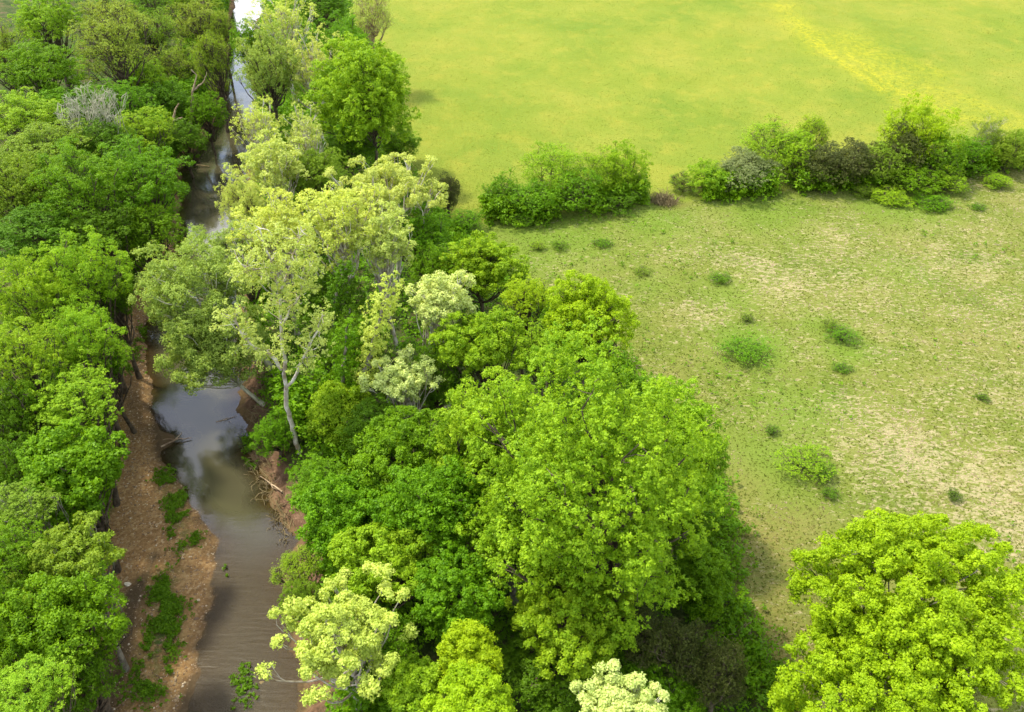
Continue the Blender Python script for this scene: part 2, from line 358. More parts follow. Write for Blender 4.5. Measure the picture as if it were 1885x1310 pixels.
m2 = N(t, 'ShaderNodeMixShader'); t.links.new(math_('MINIMUM', math_('MULTIPLY', fr.outputs[0], math_('SUBTRACT', 2.1, math_('MULTIPLY', attr('riff'), 1.65))), 1.0), m2.inputs[0]); t.links.new(ms.outputs[0], m2.inputs[1]); t.links.new(gl.outputs[0], m2.inputs[2])
o = N(t, 'ShaderNodeOutputMaterial'); t.links.new(m2.outputs[0], o.inputs[0])
wo_ = link('creek_water', mesh_np('creek_water', me_V, Fw, wm, True, {'dep': ('POINT', dep.reshape(-1)), 'riff': ('POINT', riff.reshape(-1))}))
tag(wo_, 'murky brown creek water winding between the wooded banks', 'water', kind='structure')

# ---------------------------------------------------------------- crowns
# style: boughs, bough radius, clumps per bough, clump radius, leaves per clump, leaf size, how far boughs sit out, lowest elevation, flatten
STY = {
 'lush':   dict(nb=170, br=.155, nc=17, cs=.28, nl=14, ls=.19, lo=-.6, out=(.5, .98)),
 'tuft':   dict(nb=210, br=.125, nc=12, cs=.24, nl=17, ls=.165, lo=-.6, out=(.5, 1.02)),
 'sparse': dict(nb=44, br=.24, nc=44, cs=.42, nl=7, ls=.19, lo=-.5, out=(.45, .90), twig=14),
 'open':   dict(nb=120, br=.13, nc=10, cs=.27, nl=13, ls=.175, lo=-.92, out=(.35, 1.0), twig=3),
 'feather': dict(nb=160, br=.14, nc=16, cs=.33, nl=14, ls=.165, lo=-.75, out=(.45, 1.0)),
 'cedar':  dict(nb=64, br=.26, nc=44, cs=.28, nl=14, ls=.17, lo=-.98, out=(.4, .82)),
 'ragged': dict(nb=60, br=.24, nc=22, cs=.24, nl=13, ls=.17, lo=-.05, out=(.35, 1.1)),
 'shrub':  dict(nb=70, br=.24, nc=22, cs=.32, nl=13, ls=.20, lo=-.9, out=(.45, .86)),
}
NOM = 5.0
def crown_points(st, rng, R=NOM, RZ=NOM, dens=1.0, leaf=1.0, nbf=1.0):
    nb = int(st['nb'] * nbf); i = np.arange(nb) + .5
    ez = st['lo'] + (1 - st['lo']) * i / nb; ez = np.clip(ez + rng.normal(size=nb) * .06, -1, 1)
    az = i * 2.39996 + rng.normal(size=nb) * .25; cz = np.sqrt(1 - ez ** 2)
    d = np.stack([cz * np.cos(az), cz * np.sin(az), ez], -1)
    ph = rng.uniform(0, 6.28, 3); lob = 1 + .15 * np.sin(az * 2 + ph[0]) + .12 * np.sin(az * 3 + ph[1] + ez * 2) + .09 * np.sin(az * 5 + ph[2] - ez * 3)
    rr = rng.uniform(*st['out'], nb); rr[::5] *= .6; rr = np.minimum(rr * lob, 1.02)
    bc = d * rr[:, None] * [R, R, RZ]
    br = st['br'] * min(R, RZ) * rng.uniform(.6, 1.4, nb)
    nc = max(4, int(st['nc'] * dens)); cs = st['cs']
    dd = nrm(rng.normal(size=(nb, nc, 3)) + .55 * d[:, None] + [0, 0, .35])
    rad_ = rng.uniform(.6, 1.12, (nb, nc, 1)) + .35 * (rng.random((nb, nc, 1)) > .88)
    cp = bc[:, None] + dd * (br[:, None, None] * rad_) * [1, 1, .8]
    bid = np.repeat(np.arange(nb), nc); cp = cp.reshape(-1, 3); dd = dd.reshape(-1, 3)
    D = np.linalg.norm(cp[:, None] - bc[None], axis=2) / br[None]; D[np.arange(len(cp)), bid] = 9
    keep = D.min(1) > .40
    return bc, br, cp[keep], dd[keep], bid[keep]
def leaves_from(cp, dd, bid, nb, st, rng, leaf=1.0, csf=1.0):
    nl = st['nl']; cs = st['cs'] * csf; n = len(cp)
    e = nrm(rng.normal(size=(n, nl, 3)) * .8 + dd[:, None] * .6 + [0, 0, .55])
    sc = rng.uniform(.7, 1.35, (n, 1, 1))
    P = cp[:, None] + e * cs * sc * rng.uniform(.45, 1.05, (n, nl, 1)) * [1, 1, .8]
    Nn = nrm(e + rng.normal(size=(n, nl, 3)) * .5 + [0, 0, .25])
    V, F = leaf_quads(P.reshape(-1, 3), Nn.reshape(-1, 3), st['ls'] * leaf, rng)
    vb = rng.random(nb)[bid]; vc = rng.random(n)
    v = np.clip((.30 * vb + .40 * vc)[:, None] + .30 * rng.random((n, nl)), 0, 1)
    return V, F, v.reshape(-1)
_protos = {}
def proto(style, k):
    key = (style, k)
    if key not in _protos:
        rng = np.random.default_rng(abs(hash(style)) % 1000 * 0 + sum(map(ord, style)) * 7 + k * 131)
        st = STY[style]; bc, br, cp, dd, bid = crown_points(st, rng)
        V, F, v = leaves_from(cp, dd, bid, len(bc), st, rng)
        me = mesh_np('crown', V, F, LEAF['lush'], attrs={'v': ('FACE', v)})
        _protos[key] = (me, bc, br, cp, bid)
    return _protos[key]

def ground_z(x, y): return float(height(np.array([float(x)]), np.array([float(y)]))[0])

def trunk_tubes(rng, zc, bc, br, cp, bid, R, thick, twig=4, lean=(0, 0), bare_low=.35, stems=1):
    """bc.. are in crown coordinates (origin at the crown centre), base of the tree at (-lean, -zc)"""
    T = Tubes(6); base = np.array([-lean[0], -lean[1], -zc - .15])
    top = np.array([0, 0, R * .25])
    if stems == 1:
        tp = curve(base, top, 9, rng, .035); T.add(tp, np.linspace(thick, thick * .35, 9) * np.r_[1.35, np.ones(8)])
        lines = [tp]
    else:
        lines = []
        for s in range(stems):
            a = 6.28 * s / stems + rng.uniform(-.5, .5)
            tp = curve(base + [.2 * math.cos(a), .2 * math.sin(a), 0], top + [R * .35 * math.cos(a), R * .35 * math.sin(a), 0], 8, rng, .06)
            T.add(tp, np.linspace(thick * .7, thick * .2, 8)); lines.append(tp)
    T5 = T
    step = max(1, len(bc) // 48)
    for i in range(0, len(bc), step):
        L = lines[i % len(lines)]
        dist = np.linalg.norm(bc[i][:2]) / max(R, .1)
        f = np.clip(.45 + .5 * ((bc[i][2] + R * .6) / (1.8 * R)) - .25 * dist + rng.uniform(-.08, .08), bare_low, .97)
        q = f * (len(L) - 1); k = int(q); A_ = L[k] + (L[min(k + 1, len(L) - 1)] - L[k]) * (q - k)
        b = curve(A_, bc[i], 6, rng, .06, -.04); r0 = thick * (.34 + .1 * rng.random()) * (1.1 - f * .5)
        T.add(b, np.linspace(r0, r0 * .3, 6))
        ids = np.nonzero(bid == i)[0]
        if len(ids):
            for j in rng.choice(ids, min(twig, len(ids)), replace=False):
                s0 = b[4] if rng.random() < .5 else b[5]
                T.add(curve(s0, cp[j], 4, rng, .08), np.linspace(r0 * .28, .012, 4))
    return T

GH = 'shrubs and cedars of the hedge between hay field and pasture'
def tree(name, label, cat, group, cx, cy, rx, ry, zc, style, leaf, bark='brown', k=0, unique=False, dens=1.0, lsize=1.0, thick=None, lean=(0, 0), stems=1, crown_name='crown', shade_bare=False, squash=1.0, twig=None, nbf=1.0):
    c = at(cx, cy, zc); dp = depth_at(cx, cy, zc); sc = FPX / dp; R = rx / sc; th = rad(depr(cy))
    rz2 = (ry / sc) ** 2 - (R * math.sin(th)) ** 2
    RZ = math.sqrt(max(rz2, (R * .45) ** 2)) / max(math.cos(th), .3) if rz2 > 0 else R * .5
    RZ = float(np.clip(RZ, R * .5, R * 1.6)); RZ = min(RZ, zc * 1.02 if style in ('shrub', 'cedar') else zc * .86)
    if group == GH: RZ = max(RZ, zc * .92)
    if style == 'ragged': RZ = max(RZ, zc)
    rng = np.random.default_rng(int(cx * 7 + cy * 13) + k)
    bx, by = c[0] - lean[0], c[1] - lean[1]; gz = ground_z(bx, by)
    rt = root(name, (bx, by, gz), label, cat, group)
    st = STY[style]; H0 = zc - gz
    if unique:
        bc, br, cp, dd, bid = crown_points(st, rng, R, RZ, dens, nbf=nbf); f = lsize
        V, F, v = leaves_from(cp, dd, bid, len(bc), st, rng, leaf=lsize, csf=lsize)
        me = mesh_np('crown', V, F, LEAF[leaf], attrs={'v': ('FACE', v)})
        cr_ = link(crown_name, me, rt)
    else:
        me, bc, br, cp, bid = proto(style, k % 3)
        a = rng.uniform(0, 6.28); ca, sa = math.cos(a), math.sin(a)
        M = np.array([[ca, -sa, 0], [sa, ca, 0], [0, 0, 1]]); s = np.array([R / NOM, R / NOM, RZ / NOM])
        bc = (bc @ M.T) * s; cp = (cp @ M.T) * s
        cr_ = link(crown_name, me, rt); cr_.rotation_euler = (0, 0, a); cr_.scale = s.tolist()
        cr_.material_slots[0].link = 'OBJECT'; cr_.material_slots[0].material = LEAF[leaf]
    cr_.location = (lean[0], lean[1], H0)
    th_ = thick or (.06 + .028 * (R + RZ)); tw = twig if twig is not None else st.get('twig', 3)
    T = trunk_tubes(rng, H0, bc, br, cp, bid, RZ, th_, tw, lean, stems=stems)
    tk = link('trunk', T.mesh('trunk', BARK[bark]), rt); tk.location = (lean[0], lean[1], H0)
    return rt

# ---------------------------------------------------------------- the left-bank wood (far to near)
GL = 'trees of the wood on the left bank'
def wood(cx, cy, rx, ry, zc, style, leaf, label, k=0, name='broadleaf_tree', bark='brown', **kw):
    return tree(name, label, 'tree', GL, cx, cy, rx, ry, zc, style, leaf, bark, k, **kw)
wood(85, 38, 66, 52, 10, 'tuft', 'fresh', 'broad tree with whitish leaf highlights in the far top left corner', 0)
wood(5, 100, 50, 55, 9, 'sparse', 'olive', 'dull olive thin-leaved tree cut by the left edge near the top', 1)
wood(205, 40, 60, 55, 9, 'sparse', 'bud', 'budding yellow-olive tree at the far end, right of the whitish-leaved one', 2)
wood(75, 130, 70, 55, 9, 'lush', 'lush', 'bright green rounded tree below the whitish-leaved far tree', 0)
wood(285, 10, 55, 42, 6.5, 'sparse', 'lush', 'green tree at the far top edge behind the olive ones', 1)
wood(350, 5, 55, 42, 6, 'lush', 'olive', 'farthest olive tree touching the top edge beside the creek', 2)
wood(270, 65, 60, 56, 6, 'sparse', 'olive', 'greyish olive tree between the two budding yellow-olive trees', 0)
wood(210, 90, 72, 68, 9, 'sparse', 'bud', 'wide yellow-olive budding tree above the bare grey one', 1)
wood(368, 52, 52, 52, 5.0, 'sparse', 'bud', 'upright budding tree with dark stems near the far creek bend', 2)
wood(390, 110, 38, 68, 7, 'sparse', 'olive', 'thin brownish-olive tree hanging over the far creek', 0)
wood(330, 120, 45, 42, 4.5, 'sparse', 'olive', 'small olive tree behind the forked dead trunk', 1)
wood(260, 140, 50, 38, 5, 'tuft', 'fresh', 'small fresh green tree between bare grey tree and forked dead trunk', 2)
wood(120, 195, 60, 40, 7, 'lush', 'lush', 'low green tree just left of the bare grey tree', 0)
wood(225, 190, 55, 45, 7, 'tuft', 'lush', 'leafy green tree just right of the bare grey tree', 1)
wood(40, 215, 75, 48, 8, 'feather', 'fresh', 'wide yellow-green tree at the left edge left of the bare grey tree', 2)
wood(300, 190, 45, 40, 3.8, 'lush', 'deep', 'dark green tree behind the pale leaning snag', 0)
wood(382, 205, 34, 34, 3.4, 'lush', 'lush', 'bright green bush overhanging the creek beside the forked dead trunk', 1)
wood(342, 258, 42, 36, 2.6, 'lush', 'deep', 'dark green low tree at the water beside the pale snag', 2)
wood(262, 240, 60, 42, 6, 'tuft', 'fresh', 'pale budding little tree left of the pale snag', 0)
wood(190, 265, 62, 45, 7, 'lush', 'deep', 'dark tree under the bare grey tree', 2)
wood(70, 280, 95, 55, 8, 'feather', 'olive', 'wide olive-green tree below the wide yellow-green one at the left edge', 1)
wood(255, 330, 90, 76, 6.8, 'feather', 'lush', 'big bright green tree bulging over the upper creek', 0)
wood(140, 340, 88, 78, 8.5, 'feather', 'lush', 'big bright green tree left of the one bulging over the creek', 1)
wood(35, 355, 75, 72, 8, 'lush', 'olive', 'olive tree by the left edge left of the two big bright trees', 2)
wood(270, 430, 60, 56, 4.2, 'lush', 'lush', 'green lower tree in front of the creek-side bulge', 0)
wood(180, 425, 70, 50, 6, 'lush', 'deep', 'dark green tree hollow between the upper and the middle big trees', 1)
wood(60, 430, 85, 55, 7, 'lush', 'deep', 'dark tree at left edge above the dense rounded pair', 2)
wood(150, 505, 82, 80, 9, 'feather', 'fresh', 'dense rounded yellow-green tree at mid height of the wood', 0)
wood(205, 545, 45, 75, 6, 'lush', 'deep', 'dark side tree facing the creek under the dense rounded one', 1)
wood(50, 545, 82, 85, 9, 'feather', 'fresh', 'rounded yellow-green tree at left edge beside the dense rounded one', 2)
wood(150, 625, 78, 75, 8, 'feather', 'fresh', 'wide yellow-green tree above the start of the gravel bar', 1)
wood(200, 665, 35, 60, 5, 'lush', 'lush', 'small green tree at the upper tip of the gravel bar', 2)
wood(35, 665, 80, 75, 9, 'tuft', 'fresh', 'speckled yellow-green tree at left edge above the clumpy one', 0)
wood(135, 740, 85, 66, 7.5, 'tuft', 'fresh', 'clumpy yellow-tipped tree above the deep green one by the bar', 1)
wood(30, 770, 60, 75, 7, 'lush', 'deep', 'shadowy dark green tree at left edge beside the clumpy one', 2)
wood(135, 870, 90, 82, 7, 'lush', 'lush', 'vivid green tree reaching a leafy arm over the gravel bar', 0, unique=True, dens=1.0)
wood(35, 870, 60, 70, 6, 'lush', 'deep', 'dark tree left of the vivid green one', 1)
wood(35, 935, 66, 48, 8, 'tuft', 'olive', 'dull olive tree with a pale bough below the vivid green one', 2, bark='grey')
wood(130, 1025, 95, 62, 8, 'open', 'olive', 'pale olive tree with long bare grey boughs pointing at the bar', 0, name='open_crowned_tree', bark='grey', unique=True, lsize=.8, thick=.15)
wood(30, 1040, 75, 75, 7.5, 'lush', 'lush', 'green tree at left edge beside the grey-boughed olive tree', 1)
wood(110, 1140, 105, 92, 7.5, 'feather', 'lush', 'large soft green tree in the lower left beside the muddy channel', 2, unique=True, lsize=.8)
wood(20, 1160, 70, 90, 7, 'lush', 'deep', 'dark tree at left edge behind the large soft green one', 0)
wood(45, 1275, 90, 75, 8, 'feather', 'fresh', 'yellow-green tree in the bottom left corner', 1)
wood(150, 1250, 62, 80, 6, 'lush', 'deep', 'deep green tree at the bottom edge beside the muddy channel', 2)

# bare twiggy tree and the two snags
def bare(cx, cy, rx, ry, zc, label, name='bare_tree', bark='twig', thick=.16, nb=40, twig=14, k=0, stems=3):
    c = at(cx, cy, zc); sc = FPX / depth_at(cx, cy, zc); R = rx / sc; RZ = ry / sc
    rng = np.random.default_rng(int(cx) + k); gz = ground_z(c[0], c[1])
    rt = root(name, (c[0], c[1], gz), label, 'tree', None)
    st = dict(STY['sparse'], nb=nb, lo=-.1, out=(.5, .9)); bc, br, cp, dd, bid = crown_points(st, rng, R, RZ)
    T = trunk_tubes(rng, zc - gz, bc, br, cp, bid, RZ, thick, twig, stems=stems)
    o = link('trunk', T.mesh('trunk', BARK[bark]), rt); o.location = (0, 0, zc - gz)
    return rt, rng, bc, br, cp, dd, bid, zc - gz
rt, rng, bc, br, cp, dd, bid, h = bare(168, 205, 60, 52, 9.5, 'leafless grey tree with a fan of fine pale twigs inside the left wood', nb=40, twig=10)

def limb_path(pts, zs=None, y_at=None):
    """points given in the photo, all standing in one upright plane facing the camera at depth y"""
    out = []
    for (px, py) in pts:
        d = FWD + RGT * (px - W / 2) / FPX + UPV * (H / 2 - py) / FPX
        out.append(np.array([0, 0, CAM_H]) + d * (y_at / d[1]))
    return np.array(out)
def densify(p, n, rng, j=.03):
    s = np.r_[0, np.cumsum(np.linalg.norm(np.diff(p, axis=0), axis=1))]; q = np.linspace(0, s[-1], n)
    r = np.stack([np.interp(q, s, p[:, i]) for i in range(3)], 1); r[1:-1] += rng.normal(size=(n - 2, 3)) * j
    return r
def snag(label, base_px, paths, r0, bark='dead'):
    b = at(*base_px, 0); y = b[1]; rng = np.random.default_rng(int(base_px[0])); T = Tubes(7)
    for pts, ra, rb in paths:
        P = densify(limb_path(pts, y_at=y), 9, rng, .05); P[:, 1] += np.linspace(0, 1, 9) * rng.uniform(-.6, .6)
        T.add(P - b, np.linspace(ra, rb, 9))
    rt = root('dead_tree', b, label, 'tree'); link('trunk', T.mesh('trunk', BARK[bark]), rt); return rt
snag('pale barkless leaning snag with one short stub standing by the creek', (300, 285),
     [([(300, 288), (308, 250), (320, 222), (317, 210), (327, 193)], .30, .07), ([(320, 222), (333, 220)], .12, .05)], .3)
snag('slim forked dead trunk standing in the trees just left of the creek', (348, 240),
     [([(348, 240), (354, 190), (356, 165), (363, 135), (352, 127)], .24, .05), ([(357, 165), (375, 150), (382, 130)], .13, .03)], .25)

# ---------------------------------------------------------------- right bank, far to near
GR = 'trees of the strip between creek and pasture'
def strip(cx, cy, rx, ry, zc, style, leaf, label, k=0, name='broadleaf_tree', bark='brown', **kw):
    return tree(name, label, 'tree', GR, cx, cy, rx, ry, zc, style, leaf, bark, k, **kw)
strip(590, 8, 60, 40, 8, 'lush', 'deep', 'dark green tree at the top edge right of the pale far sycamore', 0)
strip(520, 30, 58, 46, 10, 'open', 'yellow', 'pale yellow sycamore at the top edge beside the far creek', 1, name='sycamore_tree', bark='white')
strip(685, 28, 42, 62, 9, 'sparse', 'pale', 'thin pale budding tree on the field edge at the top', 2, bark='dead')
wood(408, 60, 26, 40, 5, 'sparse', 'olive', 'slim twiggy olive tree overhanging the farthest visible water', 2)
wood(404, 160, 24, 26, 3, 'sparse', 'olive', 'tiny twiggy tree dipping to the far creek right of the forked dead trunk', 1)
strip(464, 85, 38, 45, 5, 'lush', 'lush', 'green bush low at the far creek under the pale far sycamore', 2)
strip(625, 85, 60, 55, 7, 'feather', 'lush', 'mid green tree behind the big rounded field-edge tree', 0)
strip(500, 125, 62, 75, 9, 'feather', 'willow', 'light green tree leaning to the far creek below the pale sycamore', 1)
strip(575, 120, 62, 72, 9, 'open', 'pale', 'pale green tree with white limbs left of the big rounded field-edge tree', 2, name='sycamore_tree', bark='white')
strip(670, 178, 98, 100, 9, 'tuft', 'fresh', 'big rounded mid green tree on the edge of the hay field', 0, unique=True, dens=1.4, nbf=1.8, lsize=1.1, thick=.22)
strip(735, 262, 42, 32, 2.5, 'lush', 'lush', 'low green bush at the foot of the big rounded field-edge tree', 1)
strip(640, 275, 60, 40, 4, 'lush', 'deep', 'dark undergrowth tree below the big rounded field-edge tree', 2)
strip(475, 225, 48, 48, 9, 'open', 'yellow', 'pale yellow sycamore beside the creek where the water narrows', 0, name='sycamore_tree', bark='white')
strip(560, 245, 48, 52, 8, 'open', 'pale', 'soft pale tree between the creek-side sycamore and the rounded tree', 1, name='sycamore_tree', bark='white')
strip(500, 305, 75, 62, 8, 'open', 'pale', 'pale sycamore with a bent white limb above the upper creek', 2, name='sycamore_tree', bark='white', unique=True)
strip(580, 320, 60, 52, 6, 'lush', 'olive', 'olive green tree in the hollow behind the broad pale crown', 0)
strip(452, 385, 46, 68, 8, 'feather', 'pale', 'light feathery tree hanging over the creek above the willow', 1)
strip(825, 352, 26, 40, 3, 'cedar', 'cedar', 'dark narrow cedar at the field corner behind the pale tree', 0, name='cedar_tree')
strip(712, 345, 108, 74, 9.5, 'open', 'pale', 'broad silvery-green sycamore crown reaching toward the field corner', 0, name='sycamore_tree', bark='white', unique=True, dens=1.9, lsize=.85)
strip(770, 430, 62, 52, 6, 'lush', 'lush', 'green tree filling the strip below the broad silvery crown', 1)
strip(510, 420, 78, 72, 10, 'open', 'yellow', 'tall yellow-leaved sycamore behind the white-stemmed one', 2, name='sycamore_tree', bark='white', unique=True, lsize=.85)
strip(435, 450, 55, 42, 8, 'feather', 'willow', 'light green tree behind the top of the leaning willow', 0)
strip(620, 405, 88, 88, 11, 'open', 'yellow', 'brightest yellow sycamore in the middle of the strip', 1, name='sycamore_tree', bark='white', unique=True, dens=1.2, lsize=.8)
strip(712, 440, 52, 62, 10, 'open', 'pale', 'pale sycamore right of the brightest yellow one with bare trunk', 2, name='sycamore_tree', bark='white', unique=True, lsize=.8)
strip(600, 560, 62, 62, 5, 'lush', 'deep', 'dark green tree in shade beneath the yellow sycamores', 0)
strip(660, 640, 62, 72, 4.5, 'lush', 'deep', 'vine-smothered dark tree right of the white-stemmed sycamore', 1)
strip(890, 492, 72, 62, 5.5, 'tuft', 'fresh', 'bright green tree at the pasture edge above the silvery one', 0, unique=True, lsize=.9)
strip(800, 500, 48, 50, 5, 'lush', 'lush', 'green tree left of the bright one at the pasture edge', 2)
strip(360, 540, 108, 108, 7.5, 'feather', 'willow', 'large light green willow leaning far out over the creek', 0, name='willow_tree', bark='twig', unique=True, dens=1.35, lsize=.85, lean=(-4.0, -.5), thick=.22)
strip(392, 645, 92, 80, 4.6, 'feather', 'willow', 'lower leafy willow right of the leaning one hiding the water', 1, name='willow_tree', bark='twig', unique=True, lsize=.85, lean=(-2.6, 0), dens=1.3, thick=.16)
strip(965, 548, 48, 42, 7, 'tuft', 'lime', 'small rounded lime tree left of the dense dome on the pasture edge', 1, lsize=.8)
strip(1082, 582, 86, 78, 7, 'tuft', 'lime', 'dense domed lime green tree standing against the pasture', 0, unique=True, dens=1.5, lsize=.75)
strip(1000, 640, 66, 52, 5.5, 'tuft', 'fresh', 'yellow-green tree below the dense lime dome', 1)
strip(885, 630, 84, 68, 7.5, 'tuft', 'fresh', 'light green tree between silvery tree and lime dome', 2, unique=True, lsize=.8)
strip(812, 552, 62, 58, 9, 'open', 'silver', 'silvery white leaved tree with open upper crown in mid strip', 0, name='silver_leaved_tree', bark='white', unique=True, dens=1.1, lsize=.8)
strip(738, 695, 66, 48, 6.5, 'open', 'silver', 'lower silvery white leaved tree with a thick pale limb', 1, name='silver_leaved_tree', bark='white', unique=True, dens=1.1, lsize=.8)
strip(800, 700, 60, 70, 4.5, 'lush', 'deep', 'dark tree in the gap behind the lower silvery one', 2)
strip(625, 765, 58, 60, 3.5, 'lush', 'fresh', 'bright leafy shrub-like tree at the foot of the white-stemmed sycamore', 0, unique=True, lsize=.75)
strip(505, 800, 42, 42, 1.6, 'lush', 'lush', 'small green tree on the eroded bank left of the white stem', 1)
strip(690, 790, 66, 60, 4.5, 'lush', 'deep', 'dark tree behind the mid green group right of the white stem', 2)
strip(900, 800, 95, 108, 8.5, 'tuft', 'fresh', 'left shoulder tree of the great clumpy yellow-green group', 1, unique=True, dens=1.2, lsize=.8)
strip(1240, 820, 95, 110, 7, 'tuft', 'fresh', 'right shoulder tree of the great clumpy group touching the pasture', 2, unique=True, dens=1.2, lsize=.8)
strip(1085, 915, 222, 275, 9.6, 'tuft', 'fresh', 'great broad clumpy tree crowning the strip, largest of the whole bank', 0, unique=True, dens=1.5, nbf=2.6, lsize=.85, thick=.34)
strip(750, 835, 105, 82, 6, 'lush', 'lush', 'rich green tree left of the great clumpy group', 1, unique=True, dens=1.2, lsize=.75)
strip(590, 890, 60, 50, 3.5, 'lush', 'lush', 'green tree sloping down to the brushy eroded bank', 2)
strip(800, 935, 90, 90, 6.5, 'lush', 'lush', 'rich green rounded tree in the centre of the lower strip', 0, unique=True, dens=1.2, lsize=.75)
strip(640, 950, 100, 80, 5, 'lush', 'lush', 'spreading mid green tree above the riffle', 1, unique=True, dens=1.2, lsize=.75)
strip(715, 1030, 100, 75, 5.5, 'lush', 'fresh', 'green tree directly above the yellow-white tree', 2, unique=True, dens=1.1, lsize=.75)
strip(550, 1040, 46, 36, 2.0, 'sparse', 'fresh', 'small sprawling tree dangling over the riffle', 0)
strip(1250, 960, 55, 90, 3.5, 'lush', 'deep', 'dark green skirt tree where the great group meets the pasture', 1)
strip(950, 970, 100, 100, 6.5, 'tuft', 'fresh', 'left lower tree of the great clumpy group with grey dead boughs', 0, unique=True, dens=1.1, lsize=.8, bark='grey')
strip(1050, 1130, 120, 90, 5.5, 'tuft', 'fresh', 'clumpy tree at the foot of the great broad one over dark shade', 1, unique=True, dens=1.4, lsize=.8)
strip(840, 1095, 92, 80, 5.5, 'tuft', 'lush', 'green tree right of the yellow-white tree', 1, unique=True, dens=1.1, lsize=.75)
strip(1290, 1075, 55, 80, 2.5, 'lush', 'lush', 'bright low tree edging the brown turf', 2, unique=True, lsize=.7)
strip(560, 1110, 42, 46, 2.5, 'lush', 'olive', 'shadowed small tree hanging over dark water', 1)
for (x, y, rx, ry, lb) in [(1180, 1165, 60, 60, 'dark cedar tucked beneath the nearest large clumpy tree'), (1255, 1205, 56, 70, 'dark cedar in the middle of the shaded cedar row'),
                           (1325, 1240, 55, 85, 'rightmost dark cedar of the shaded row beside the brown turf')]:
    strip(x, y, rx * 1.1, ry * 1.05, 4.3, 'cedar', 'cedar', lb, x % 3, name='cedar_tree')
strip(1010, 1215, 110, 70, 2.6, 'lush', 'deep', 'dark shaded thicket tree at the bottom between two bright crowns', 1)
strip(1200, 1285, 110, 55, 2.6, 'lush', 'lush', 'low green thicket tree right of the silvery crown at the bottom', 2)
strip(700, 1215, 80, 80, 4, 'lush', 'lush', 'green tree in shade behind the yellow-white tree', 0)
strip(630, 1165, 142, 112, 8, 'open', 'yellow', 'bright yellow-white leaved tree leaning over the riffle at the bottom', 0, name='sycamore_tree', bark='white', unique=True, dens=1.9, lsize=.78)
strip(865, 1215, 62, 58, 7, 'lush', 'lime', 'lime green tree rising behind the bottom-edge lime crown', 1, unique=True, lsize=.62, dens=1.2)
strip(760, 1270, 60, 50, 6, 'lush', 'fresh', 'green tree at the bottom edge right of the yellow-white one', 2, unique=True, lsize=.65)
strip(865, 1315, 95, 50, 9, 'lush', 'lime', 'brightest lime crown cut by the bottom edge', 0, unique=True, lsize=.6, dens=1.3)
strip(1140, 1310, 92, 62, 9, 'open', 'silver', 'silvery white leaved crown cut by the bottom edge', 1, name='silver_leaved_tree', bark='white', unique=True, dens=1.6, lsize=.75)
tree('broadleaf_tree', 'great vivid yellow-green tree standing alone in the pasture at bottom right', 'tree', None, 1690, 1095, 208, 165, 7, 'tuft', 'lime', 'grey', 0, unique=True, dens=1.7, nbf=2.0, lsize=.85, thick=.15)
tree('broadleaf_tree', 'lower vivid yellow-green tree in front of the lone pasture tree at the bottom edge', 'tree', None, 1640, 1275, 205, 110, 6, 'tuft', 'lime', 'grey', 1, unique=True, dens=1.6, nbf=1.8, lsize=.82, thick=.15)

# the white-stemmed sycamore in front: its limbs stand as in the photo, foliage gathered on them
b = at(550, 832, 0); y0 = b[1]; rng = np.random.default_rng(77); T = Tubes(8)
limbs = [([(551, 835), (540, 790), (528, 745), (527, 712)], .17, .14), ([(527, 712), (540, 695), (553, 676), (566, 640), (585, 600), (600, 560)], .11, .04),
         ([(527, 712), (521, 670), (518, 620), (517, 570), (512, 520), (495, 470), (478, 420)], .13, .04), ([(519, 680), (500, 655), (470, 640), (440, 615), (428, 590)], .13, .04),
         ([(516, 545), (530, 500), (545, 450)], .10, .03), ([(512, 520), (480, 490), (455, 470)], .08, .03), ([(517, 600), (545, 560), (560, 520)], .08, .03)]
tips = []
for n_, (pts, ra, rb) in enumerate(limbs):
    P = densify(limb_path(pts, y_at=y0), 12, rng, .05); P[:, 1] += np.linspace(0, 1, 12) ** 1.3 * ([0, -1.2, 0, .3, 1.5, -1., 1.2][n_])
    T.add(P - b, np.linspace(ra, rb, 12))
    if n_: tips += [P[i] - b for i in range(4 if n_ != 2 else 3, 12)]
tips = np.array(tips); C = []; Dn = []; Bi = []
for i, tp in enumerate(tips):
    for q in range(3):
        e = nrm(rng.normal(size=3) + [0, 0, .3]) * rng.uniform(.3, 1.15); T.add(curve(tp, tp + e, 4, rng, .06), np.linspace(.035, .012, 4))
        m = 9; C.append(tp + e + rng.normal(size=(m, 3)) * .26); Dn.append(np.repeat(nrm(e)[None], m, 0)); Bi += [i] * m
Vv, Ff, vv = leaves_from(np.concatenate(C), np.concatenate(Dn), np.array(Bi), len(tips), STY['open'], rng, leaf=.72, csf=.75)
rt = root('sycamore_tree', b, 'slender white-stemmed sycamore with a forked trunk standing in front on the bank', 'tree', GR)
link('trunk', T.mesh('trunk', BARK['white']), rt); link('crown', mesh_np('crown', Vv, Ff, LEAF['pale'], attrs={'v': ('FACE', vv)}), rt)
